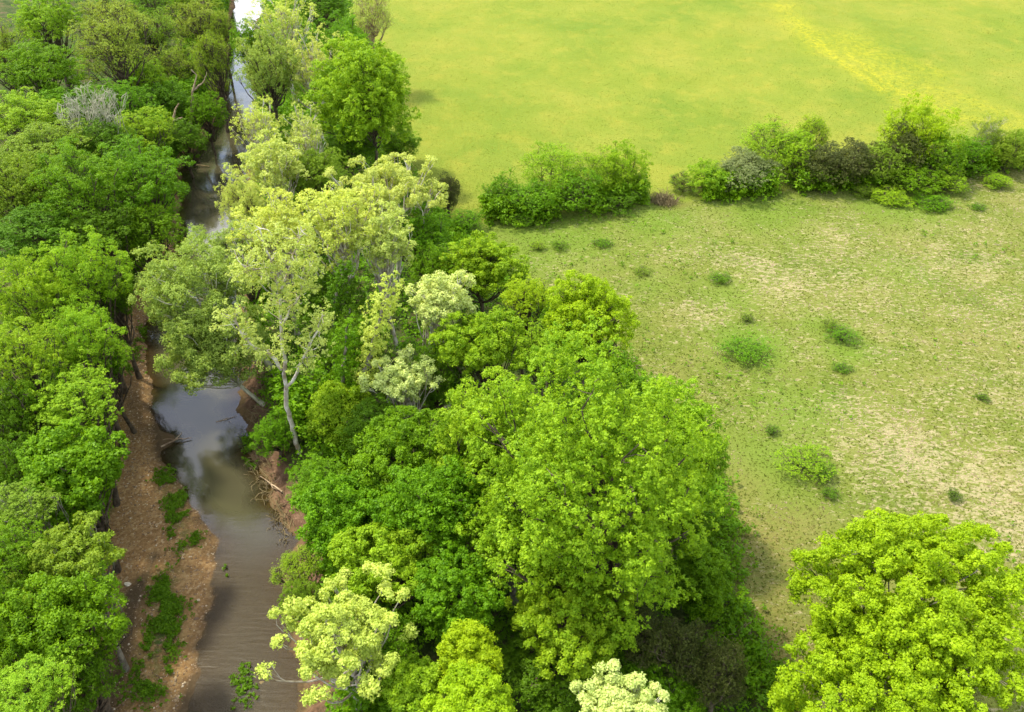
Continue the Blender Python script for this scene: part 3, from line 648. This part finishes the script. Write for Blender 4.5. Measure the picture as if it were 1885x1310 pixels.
# ivy on trunks
def ivy_column(label, pts, y_base, w, leaf, seed):
    rng = np.random.default_rng(seed); P = densify(limb_path(pts, y_at=y_base), 26, rng, .06); b = np.array([P[0, 0], P[0, 1], 0.]); b[2] = ground_z(b[0], b[1])
    T = Tubes(6); P0 = np.vstack([[b[0], b[1], b[2] - .1], P]); T.add(P0 - b, np.linspace(.2, .06, len(P0)))
    C = (P[:, None] + rng.normal(size=(len(P), 16, 3)) * [w, w, w * .7]).reshape(-1, 3) - b
    Vv, Ff, vv = leaves_from(C, nrm(C - np.repeat(P - b, 16, 0)), np.repeat(np.arange(len(P)), 16), len(P), STY['tuft'], rng, leaf=.8, csf=.8)
    rt = root('ivy_clad_tree', b, label, 'tree', GR); link('trunk', T.mesh('trunk', BARK['grey']), rt)
    link('crown', mesh_np('crown', Vv, Ff, LEAF[leaf], attrs={'v': ('FACE', vv)}), rt)
ivy_column('slim yellow-leaved column of vine climbing a trunk right of the white stem', [(668, 700), (685, 640), (705, 570), (718, 520)], at(660, 800, 0)[1], .42, 'yellow', 3)
ivy_column('dark green vine-covered trunk standing right behind the white stem', [(625, 790), (628, 720), (634, 650), (640, 600)], at(628, 800, 0)[1], .38, 'lush', 4)
ivy_column('shaded vine-covered trunk below the brightest yellow sycamore', [(612, 640), (614, 580), (622, 520), (640, 490)], at(612, 700, 0)[1], .30, 'deep', 5)

# ---------------------------------------------------------------- hedge between field and pasture
def hedge(cx, cy, rx, ry, zc, style, leaf, label, name='shrub', cat='shrub', k=0, stems=4, **kw):
    return tree(name, label, cat, GH, cx, cy, rx, ry, zc, style, leaf, kw.pop('bark', 'brown'), k, stems=stems, thick=kw.pop('thick', .09), **kw)
hedge(1015, 312, 62, 58, 3.0, 'sparse', 'fresh', 'tallest airy shrub of the left hedge clump', k=0, lsize=1, twig=5)
hedge(925, 355, 42, 44, 1.9, 'shrub', 'lush', 'round dark-leaved shrub at the left end of the hedge', k=1)
hedge(1060, 350, 60, 50, 2.2, 'shrub', 'lush', 'thick green shrub in the middle of the left hedge clump', k=2)
hedge(985, 365, 55, 42, 1.8, 'shrub', 'lush', 'leafy shrub in front of the tallest airy one', k=0)
hedge(1100, 320, 50, 52, 2.8, 'sparse', 'fresh', 'thin twiggy shrub between middle and right of the left clump', k=1, twig=6)
hedge(1150, 312, 46, 56, 2.9, 'feather', 'fresh', 'upright shrub at the right end of the left hedge clump', k=2)
hedge(1140, 365, 45, 26, 1.1, 'shrub', 'deep', 'low dark shrub under the upright one', k=0)
hedge(965, 402, 24, 14, .6, 'shrub', 'lush', 'little bush at the foot of the left hedge clump', k=1)
hedge(1255, 335, 28, 24, .9, 'sparse', 'olive', 'tiny thin bush right of the brown bramble in the hedge gap', k=1)
hedge(1300, 325, 42, 42, 1.7, 'feather', 'fresh', 'drooping green shrub starting the long right hedge', k=0)
hedge(1375, 312, 66, 50, 2.1, 'cedar', 'greyleaf', 'grey silvery-leaved shrub near the left end of the long hedge', k=1)
hedge(1420, 270, 60, 40, 3.0, 'sparse', 'fresh', 'airy green shrub rising behind the grey silvery one', k=2)
hedge(1462, 285, 54, 54, 2.7, 'shrub', 'fresh', 'bright leafy shrub between grey shrub and dark cedars', k=0)
hedge(1510, 303, 56, 60, 2.4, 'cedar', 'cedar', 'left dark cedar in the middle of the long hedge', name='cedar_tree', cat='tree', k=0, stems=1)
hedge(1572, 298, 56, 62, 2.5, 'cedar', 'cedar', 'right dark cedar in the middle of the long hedge', name='cedar_tree', cat='tree', k=1, stems=1)
hedge(1495, 252, 36, 20, 3.0, 'sparse', 'fresh', 'small leafy top poking out above the left dark cedar', k=0)
hedge(1628, 298, 54, 56, 2.4, 'shrub', 'olive', 'mixed olive shrub right of the dark cedars', k=2)
hedge(1690, 248, 66, 46, 4.2, 'feather', 'lime', 'tallest fine-leaved bright shrub of the long hedge', k=1)
hedge(1665, 275, 50, 45, 3.2, 'cedar', 'cedar', 'dark cedar half hidden beneath the tallest bright shrub', name='cedar_tree', cat='tree', k=2, stems=1)
hedge(1725, 285, 56, 56, 2.8, 'shrub', 'lush', 'thick green shrub below the tallest bright one', k=0)
hedge(1690, 325, 58, 32, 1.5, 'shrub', 'lush', 'spreading leafy shrub in front of the tallest bright one', k=2)
hedge(1740, 330, 40, 28, 1.3, 'shrub', 'fresh', 'low bright shrub closing the tall part of the hedge', k=1)
hedge(1785, 285, 40, 42, 2.0, 'shrub', 'lush', 'smaller green shrub in the dip of the hedge near the right edge', k=0)
hedge(1815, 255, 30, 44, 2.8, 'sparse', 'bud', 'see-through twiggy shrub near the right edge', k=1, bark='twig', twig=14)
hedge(1860, 275, 42, 46, 2.4, 'feather', 'olive', 'soft olive shrub cut by the right edge', k=2)
hedge(1905, 265, 40, 46, 2.4, 'feather', 'lush', 'green shrub ending the hedge, mostly cut off by the right border', k=0)
hedge(1640, 362, 40, 16, .6, 'shrub', 'fresh', 'low mound of green in front of the olive hedge shrub', k=0)
hedge(1720, 372, 36, 18, .6, 'shrub', 'lush', 'low mound of green in front of the spreading hedge shrub', k=1)
hedge(1835, 332, 28, 18, .7, 'shrub', 'fresh', 'low round bush before the hedge near the right edge', k=2)
hedge(1595, 350, 28, 15, .5, 'shrub', 'olive', 'tiny mound before the right dark cedar', k=2)
hedge(860, 405, 34, 28, 1.2, 'shrub', 'lush', 'bush joining the hedge to the creek-side strip', k=2)

# bramble heaps: bare brown twigs
def bramble(cx, cy, rx, ry, label, bark='brush', n=260, seed=1, name='bramble_heap', cat='brush', z=0, group=None):
    c = at(cx, cy + ry * .6 * (z == 0), z); sc = FPX / depth_at(cx, cy, z); R = rx / sc; hgt = (ry * 1.5 / sc) if z == 0 else .45; rng = np.random.default_rng(seed); T = Tubes(4)
    gz = ground_z(c[0], c[1])
    for i in range(n):
        a = rng.uniform(0, 6.28); r = R * math.sqrt(rng.random()) * .9; s_ = np.array([r * math.cos(a), r * math.sin(a) * .7, 0]) if z == 0 else np.array([r * math.cos(a) - .25 * r * math.sin(a) * 1.6, r * math.sin(a) * 2.0, 0])
        s_[2] = ground_z(c[0] + s_[0], c[1] + s_[1]) - gz - .05
        e = s_ + np.array([rng.normal() * R * .35, rng.normal() * R * .35, hgt * rng.uniform(.3, 1.1)]); e[2] = max(e[2], s_[2] + .08)
        T.add(curve(s_, e, 5, rng, .12, .15), np.linspace(.03, .012, 5))
    o = link(name, T.mesh(name, BARK[bark])); o.location = (c[0], c[1], gz); return tag(o, label, cat, group)
bramble(1222, 366, 26, 11, 'heap of bare brown brambles filling the gap in the hedge', n=260, seed=2)
bramble(490, 750, 30, 38, 'tangle of exposed brown roots and dead brush on the bank under the willow', n=120, seed=3, z=-.8, bark='brush')
bramble(478, 870, 34, 40, 'dead reddish brush sliding down the eroded bank beside the pool', n=120, seed=4, z=-.8)
bramble(515, 945, 28, 36, 'dead reddish brush lowest on the bank, just above the riffle', n=90, seed=5, z=-.8)
bramble(1368, 1168, 22, 18, 'small pile of dead grey branches on the brown turf', bark='dead', n=60, seed=6, name='branch_pile')
bramble(1412, 1222, 18, 8, 'dark half-rotted branches lying at the wood edge below the pile', bark='brush', n=40, seed=7, name='branch_pile')

# ---------------------------------------------------------------- small bushes out in the pasture
GM = 'small bushes scattered in the pasture'
for i, (x, y, rx, ry, leaf, lb) in enumerate([
    (1372, 645, 48, 28, 'lush', 'wide low green bush mound in the middle of the pasture'), (1552, 618, 30, 24, 'lush', 'darkest compact bush standing right of the wide mound'),
    (1530, 600, 20, 18, 'olive', 'thin olive bush touching the darkest compact one'), (1550, 678, 20, 11, 'lush', 'small grassy bush below the darkest compact one'),
    (1482, 850, 52, 34, 'fresh', 'largest bright bush in the pasture right of the great group'), (1515, 870, 24, 24, 'lush', 'darker bush leaning on the largest bright one'),
    (1528, 908, 18, 13, 'lush', 'small dark tuft bush below the largest bright one'), (1421, 792, 14, 10, 'lush', 'tiny dark bush above the largest bright one'),
    (1325, 512, 22, 14, 'lush', 'little bush in the pasture right of the lime dome top'), (1182, 500, 20, 14, 'olive', 'faint olive bush above the lime dome'),
    (1030, 452, 18, 13, 'lush', 'small bush in the pasture below the left hedge clump'), (990, 452, 16, 9, 'fresh', 'tiny bush left of the small one below the hedge'),
    (1110, 448, 20, 9, 'lush', 'flat little bush right of the small one below the hedge'), (1808, 733, 14, 6, 'lush', 'tiny dark tussock alone at the right of the pasture'),
    (1756, 912, 16, 10, 'deep', 'dark tussock behind the lone lime tree top'), (1800, 382, 16, 9, 'lush', 'tiny bush before the hedge end at the right'),
    (1865, 1070, 26, 20, 'lush', 'green bush at right edge behind the lone lime tree'), (1375, 585, 14, 8, 'olive', 'small olive tuft above the wide low mound')]):
    tree('bush', lb, 'bush', GM, x, y, rx, ry, max(.3, ry / 48), 'ragged', leaf, 'brown', i % 3, stems=3, thick=.04)

# ---------------------------------------------------------------- floor cover under the trees
def clump_cover(name, label, n, region, zfun, leaf, seed, cs=.5, ls=.23, nl=15, hi=1.2, pw=2):
    rng = np.random.default_rng(seed); pts = region(rng, n)
    z = height(pts[:, 0], pts[:, 1]) + rng.random(len(pts)) ** pw * hi
    cp = np.stack([pts[:, 0], pts[:, 1], z + .1], 1); st = dict(nl=nl, cs=cs, ls=ls)
    V_, F_, v_ = leaves_from(cp, np.repeat([[0, 0, 1.]], len(cp), 0), rng.integers(0, 400, len(cp)), 400, st, rng)
    o = link(name, mesh_np(name, V_, F_, LEAF[leaf], attrs={'v': ('FACE', v_)})); tag(o, label, name.replace('_', ' '), kind='stuff'); return o
def reg_left(rng, n):
    y = rng.uniform(16, 190, n); x = xat(LB, y) + .3 - rng.random(n) ** 1.6 * 28 - rng.random(n) * .8; return np.stack([x, y], 1)
def reg_right(rng, n):
    y = rng.uniform(16, 175, n); a = xat(RW, y) + 1.6; b_ = xat(WOOD, y) + 1.0; x = a + (b_ - a) * rng.random(n); return np.stack([x, y], 1)
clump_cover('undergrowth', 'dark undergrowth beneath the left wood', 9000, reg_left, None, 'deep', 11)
clump_cover('undergrowth', 'green undergrowth beneath the trees of the right-bank strip', 14000, reg_right, None, 'lush', 12)
def reg_bank(rng, n):
    y = rng.uniform(18, 150, n); x = xat(LB, y) + .2 - np.abs(rng.normal(size=n)) * 1.2; k = fbm(x, y, 4, 3, 70) > .30; return np.stack([x, y], 1)[k]
clump_cover('bank_thicket', 'leafy thicket standing along the left bank beneath the wood', 25000, reg_bank, None, 'lush', 15, hi=4.6, pw=1, ls=.28)
def reg_bank2(rng, n):
    y = rng.uniform(18, 150, n); x = xat(RW, y) + 1.5 + .9 * (y < 50) + np.abs(rng.normal(size=n)) * 2.2; k = (fbm(x, y, 4, 3, 75) > .42); return np.stack([x, y], 1)[k]
clump_cover('bank_thicket', 'leafy thicket along the right bank beneath the tall trees', 6500, reg_bank2, None, 'lush', 16, hi=3.2, pw=1, ls=.28)
def reg_hedge(rng, n):
    x = np.r_[rng.uniform(at(890, 380, 0)[0], at(1190, 372, 0)[0], n // 3), rng.uniform(at(1290, 360, 0)[0], at(1900, 300, 0)[0], n - n // 3)]
    y = np.interp(x, HEDGE[:, 0], HEDGE[:, 1]) + rng.normal(size=n) * .9 + .6; k = fbm(x, y, 5, 3, 77) > .36; return np.stack([x, y], 1)[k]
clump_cover('hedge_undergrowth', 'tangled dark growth at the foot of the hedge', 4600, reg_hedge, None, 'lush', 17, hi=2.1, pw=1.4, ls=.28)
def reg_edge(rng, n):
    y = rng.uniform(20, 75, n); x = xat(WOOD, y) + rng.normal(size=n) * .8 - .3; return np.stack([x, y], 1)
clump_cover('edge_weeds', 'low green weeds fringing the wood along the pasture', 2600, reg_edge, None, 'lush', 13, .33, .17, 16, .5)
def reg_moss(rng, n):
    out = []
    for (p, q, w, k) in [((303, 868), (345, 1005), .42, 5), ((310, 1068), (302, 1170), .5, 5), ((295, 1170), (275, 1290), .6, 4), ((330, 900), (365, 1000), .25, 1), ((445, 1220), (450, 1290), .3, .6), ((240, 690), (262, 600), .3, 1), ((455, 800), (462, 860), .2, 1.2), ((412, 1040), (416, 1060), .1, .05)]:
        a = at(*p, WZ + .15)[:2]; b_ = at(*q, WZ + .15)[:2]; m = int(n * k / 19); tt = rng.random((m, 1))
        out.append(a + (b_ - a) * tt + rng.normal(size=(m, 2)) * w)
    P = np.concatenate(out); keep = fbm(P[:, 0], P[:, 1], 1.3, 3, 40) > .45; return P[keep]
clump_cover('bar_weeds', 'green weeds growing in strips along the gravel bar', 2600, reg_moss, None, 'deep', 14, .17, .13, 12, .10)

# ---------------------------------------------------------------- grass of the pasture and field
def grass(name, label, n, xr, yr, sel, h, w, mat, seed, vfun, lean=.8):
    rng = np.random.default_rng(seed); x = rng.uniform(*xr, n); y = yr[0] + (yr[1] - yr[0]) * rng.random(n) ** 1.5
    k = sel(x, y, rng); x, y = x[k], y[k]; n = len(x); z = height(x, y)
    B = 4; v0 = vfun(x, y, rng)
    az = rng.uniform(0, 6.28, (n, B)); ln = rng.uniform(.15, lean, (n, B)); hh = h * rng.uniform(.5, 1.3, (n, B)); ww = w * rng.uniform(.6, 1.4, (n, B))
    bx = x[:, None] + rng.normal(size=(n, B)) * h * .4; by = y[:, None] + rng.normal(size=(n, B)) * h * .4; bz = np.repeat(z[:, None], B, 1) - .02
    dx, dy = np.cos(az), np.sin(az); rx, ry = -dy, dx
    q = np.stack([np.stack([bx - rx * ww / 2, by - ry * ww / 2, bz], -1), np.stack([bx + rx * ww / 2, by + ry * ww / 2, bz], -1),
                  np.stack([bx + dx * hh * ln + rx * ww / 4, by + dy * hh * ln + ry * ww / 4, bz + hh * np.sqrt(np.maximum(1 - ln ** 2 * .8, .1))], -1),
                  np.stack([bx + dx * hh * ln - rx * ww / 4, by + dy * hh * ln - ry * ww / 4, bz + hh * np.sqrt(np.maximum(1 - ln ** 2 * .8, .1))], -1)], 2).reshape(-1, 3)
    o = link(name, mesh_np(name, q, np.arange(len(q)).reshape(-1, 4), mat, attrs={'v': ('FACE', np.clip(np.repeat(v0, B) + rng.normal(size=n * B) * .07, 0, 1))}))
    tag(o, label, name.replace('_', ' '), kind='stuff'); return o
def grass_mat(name, stops):
    global t
    m, t = new_mat(name); r = ramp(attr('v'), stops); p = N(t, 'ShaderNodeBsdfPrincipled'); p.inputs['Roughness'].default_value = .7; p.inputs['Specular IOR Level'].default_value = .1
    tr = N(t, 'ShaderNodeBsdfTranslucent'); ms = N(t, 'ShaderNodeMixShader'); ms.inputs[0].default_value = .3
    t.links.new(r, p.inputs['Base Color']); t.links.new(r, tr.inputs[0]); t.links.new(p.outputs[0], ms.inputs[1]); t.links.new(tr.outputs[0], ms.inputs[2])
    o = N(t, 'ShaderNodeOutputMaterial'); t.links.new(ms.outputs[0], o.inputs[0]); return m
gmat = grass_mat('grass_blades', [(0, (.14, .18, .022)), (.35, (.20, .21, .040)), (.55, (.28, .255, .085)), (.70, (.46, .36, .23)), (1, (.66, .53, .38))])
def inside_meadow(x, y, rng): return (x > xat(WOOD, y) + .8) & (y < np.interp(x, HEDGE[:, 0], HEDGE[:, 1]) + .5) & (x < 12 + y * .66)
_bl = [(at(*p, 0)[:2], r, a) for (p, r, a) in blobs]
def vmeadow(x, y, rng):
    s_ = fbm(x * .8, y * 1.2, .95, 4, 50) + .25 * (fbm(x, y, 14, 2, 60) - .5)
    for q, r, a in _bl: s_ = s_ + .17 * a * np.exp(-((x - q[0]) ** 2 + (y - q[1]) ** 2) / r ** 2)
    edge = x - xat(WOOD, y)
    s_ = s_ - .16 * np.exp(-edge / 5) - .12 * np.exp(-np.abs(np.interp(x, HEDGE[:, 0], HEDGE[:, 1]) - y) / 5)
    return np.clip((s_ - .42) * 2.8, 0, 1)
def reg_weeds(rng, n):
    x = rng.uniform(-2, 60, n); y = rng.uniform(20, 90, n); k = inside_meadow(x, y, rng) & (fbm(x, y, 7, 3, 80) + .25 * np.exp(-(x - xat(WOOD, y)) / 5) > .60); return np.stack([x, y], 1)[k]
clump_cover('pasture_weeds', 'low darker green weeds straggling through the pasture', 2600, reg_weeds, None, 'lush', 19, .26, .17, 8, .12)
fmat = grass_mat('hay_blades', [(0, (.13, .19, .018)), (.5, (.20, .24, .026)), (.9, (.29, .28, .035)), (1, (.42, .38, .02))])
def inside_field(x, y, rng): return (x > xat(WOOD, y) + .5) & (y > np.interp(x, HEDGE[:, 0], HEDGE[:, 1]) + .5) & (x < 14 + y * .64)
def vfield(x, y, rng): return np.clip((fbm(x, y, 9, 4, 90) - .5) * 2.2 + .45 + rng.normal(size=len(x)) * .12, 0, .9)
grass('hay_grass', 'short yellow-green grass of the hay field', 80000, (-35, 115), (74, 160), inside_field, .045, .10, fmat, 22, vfield)
grass('pasture_grass', 'rough green and straw-coloured grass of the pasture', 80000, (-2, 60), (18, 92), inside_meadow, .07, .075, gmat, 21, vmeadow)

# ---------------------------------------------------------------- stones and wood in the creek bed
rng = np.random.default_rng(31); n = 9000
y = 16 + 60 * rng.random(n) ** 1.3; lb1, lw1, rw1 = edges(y); x = lb1 + (lw1 + .1 - lb1) * rng.random(n) ** .9
ph = np.array([[1, 0, 0], [0, 1, 0], [-1, 0, 0], [0, -1, 0], [0, 0, 1], [0, 0, -1.]]); tri = np.array([[0, 1, 4], [1, 2, 4], [2, 3, 4], [3, 0, 4], [1, 0, 5], [2, 1, 5], [3, 2, 5], [0, 3, 5]])
sz = .022 + .05 * rng.random((n, 1, 1)) ** 3 + .03 * (rng.random((n, 1, 1)) > .96)
P = ph[None] * sz * rng.uniform(.6, 1.4, (n, 6, 1)) * [1.2, 1, .6]; a = rng.uniform(0, 6.28, n); ca, sa = np.cos(a)[:, None], np.sin(a)[:, None]
P = np.stack([P[..., 0] * ca - P[..., 1] * sa, P[..., 0] * sa + P[..., 1] * ca, P[..., 2]], -1) + np.stack([x, y, height(x, y) + .01], -1)[:, None]
m, t = new_mat('stone'); p = N(t, 'ShaderNodeBsdfPrincipled'); p.inputs['Roughness'].default_value = .8
t.links.new(ramp(attr('v'), [(0, (.16, .10, .06)), (.5, (.30, .20, .11)), (.85, (.46, .34, .2)), (1, (.72, .62, .46))]), p.inputs['Base Color'])
o = N(t, 'ShaderNodeOutputMaterial'); t.links.new(p.outputs[0], o.inputs[0]); stone_m = m
g = link('gravel', mesh_np('gravel', P.reshape(-1, 3), (tri[None] + np.arange(n)[:, None, None] * 6).reshape(-1, 3), stone_m, attrs={'v': ('FACE', np.repeat(rng.random(n) ** 1.2, 8))}))
tag(g, 'brown and tan gravel strewn over the bar', 'gravel', kind='stuff')
import bmesh
def rock(px, py, r, label, seed, v=1.0, sq=.6):
    q = at(px, py, WZ + .2); rng = np.random.default_rng(seed); bm = bmesh.new(); bmesh.ops.create_icosphere(bm, subdivisions=3, radius=1)
    for v_ in bm.verts:
        c_ = np.array(v_.co); k = 1 + .22 * math.sin(3 * c_[0] + seed) * math.cos(2.3 * c_[1] + 2) + .1 * math.sin(7 * c_[2] + 4 * c_[0])
        v_.co = (c_ * k * [1.25, .9, sq] * r).tolist()
    me = bpy.data.meshes.new('rock'); bm.to_mesh(me); bm.free(); me.attributes.new('v', 'FLOAT', 'FACE').data.foreach_set('value', np.full(len(me.polygons), v, dtype=np.float32))
    me.materials.append(stone_m); o = link('rock', me); o.location = (q[0], q[1], ground_z(q[0], q[1]) + r * .2); tag(o, label, 'rock', 'loose rocks on the bar and in the creek')
rock(236, 1078, .15, 'single whitish rock lying on the brown gravel bar', 1)
rock(276, 1090, .11, 'small dark rock beside the muddy channel', 2, .05); rock(360, 1136, .10, 'small dark rock on the wet gravel right of the weeds', 3, .05)
rock(364, 1102, .09, 'small tan rock at the edge of the wet gravel', 4, .9); rock(345, 818, .13, 'pale rock on the little gravel spit in the pool', 5, .95); rock(330, 812, .1, 'smaller tan rock on the gravel spit', 6, .8)
rock(396, 795, .13, 'reddish rock breaking the water near the spit', 7, .4); rock(480, 1250, .1, 'tan rock in the shallow water at the bottom', 8, .9)
def log(label, pts, z, r, bark='dead', name='driftwood', extra=()):
    rng = np.random.default_rng(int(pts[0][0])); P = np.array([at(x_, y_, z_) for (x_, y_), z_ in zip(pts, z)]); b_ = P.mean(0); T = Tubes(7); T.add(densify(P, 10, rng, .02) - b_, np.linspace(r, r * .4, 10))
    for q in range(3): 
        s_ = P[1] + rng.normal(size=3) * .05; e = s_ + np.array([rng.normal() * .4, rng.normal() * .4, .12 + .1 * rng.random()]); T.add(curve(s_, e, 5, rng, .1) - b_, np.linspace(r * .5, .01, 5))
    o = link(name, T.mesh(name, BARK[bark])); o.location = b_.tolist(); tag(o, label, 'driftwood', 'driftwood in the creek')
log('short pale driftwood stick lying on the gravel spit', [(296, 822), (325, 808), (352, 806)], [WZ + .1, WZ + .22, WZ + .12], .07)
log('thin pale stick lying in the pool near the bank', [(398, 776), (418, 771), (436, 765)], [WZ + .02, WZ + .03, WZ + .04], .035)
log('bleached fallen branch jutting from the brushy bank into the pool', [(520, 905), (500, 890), (478, 876)], [WZ + .9, WZ + .5, WZ + .1], .06)
log('thin fallen trunk crossing the water edge below the pale snag', [(322, 297), (350, 302), (385, 306)], [WZ + .6, WZ + .3, WZ + .1], .12, 'brush')
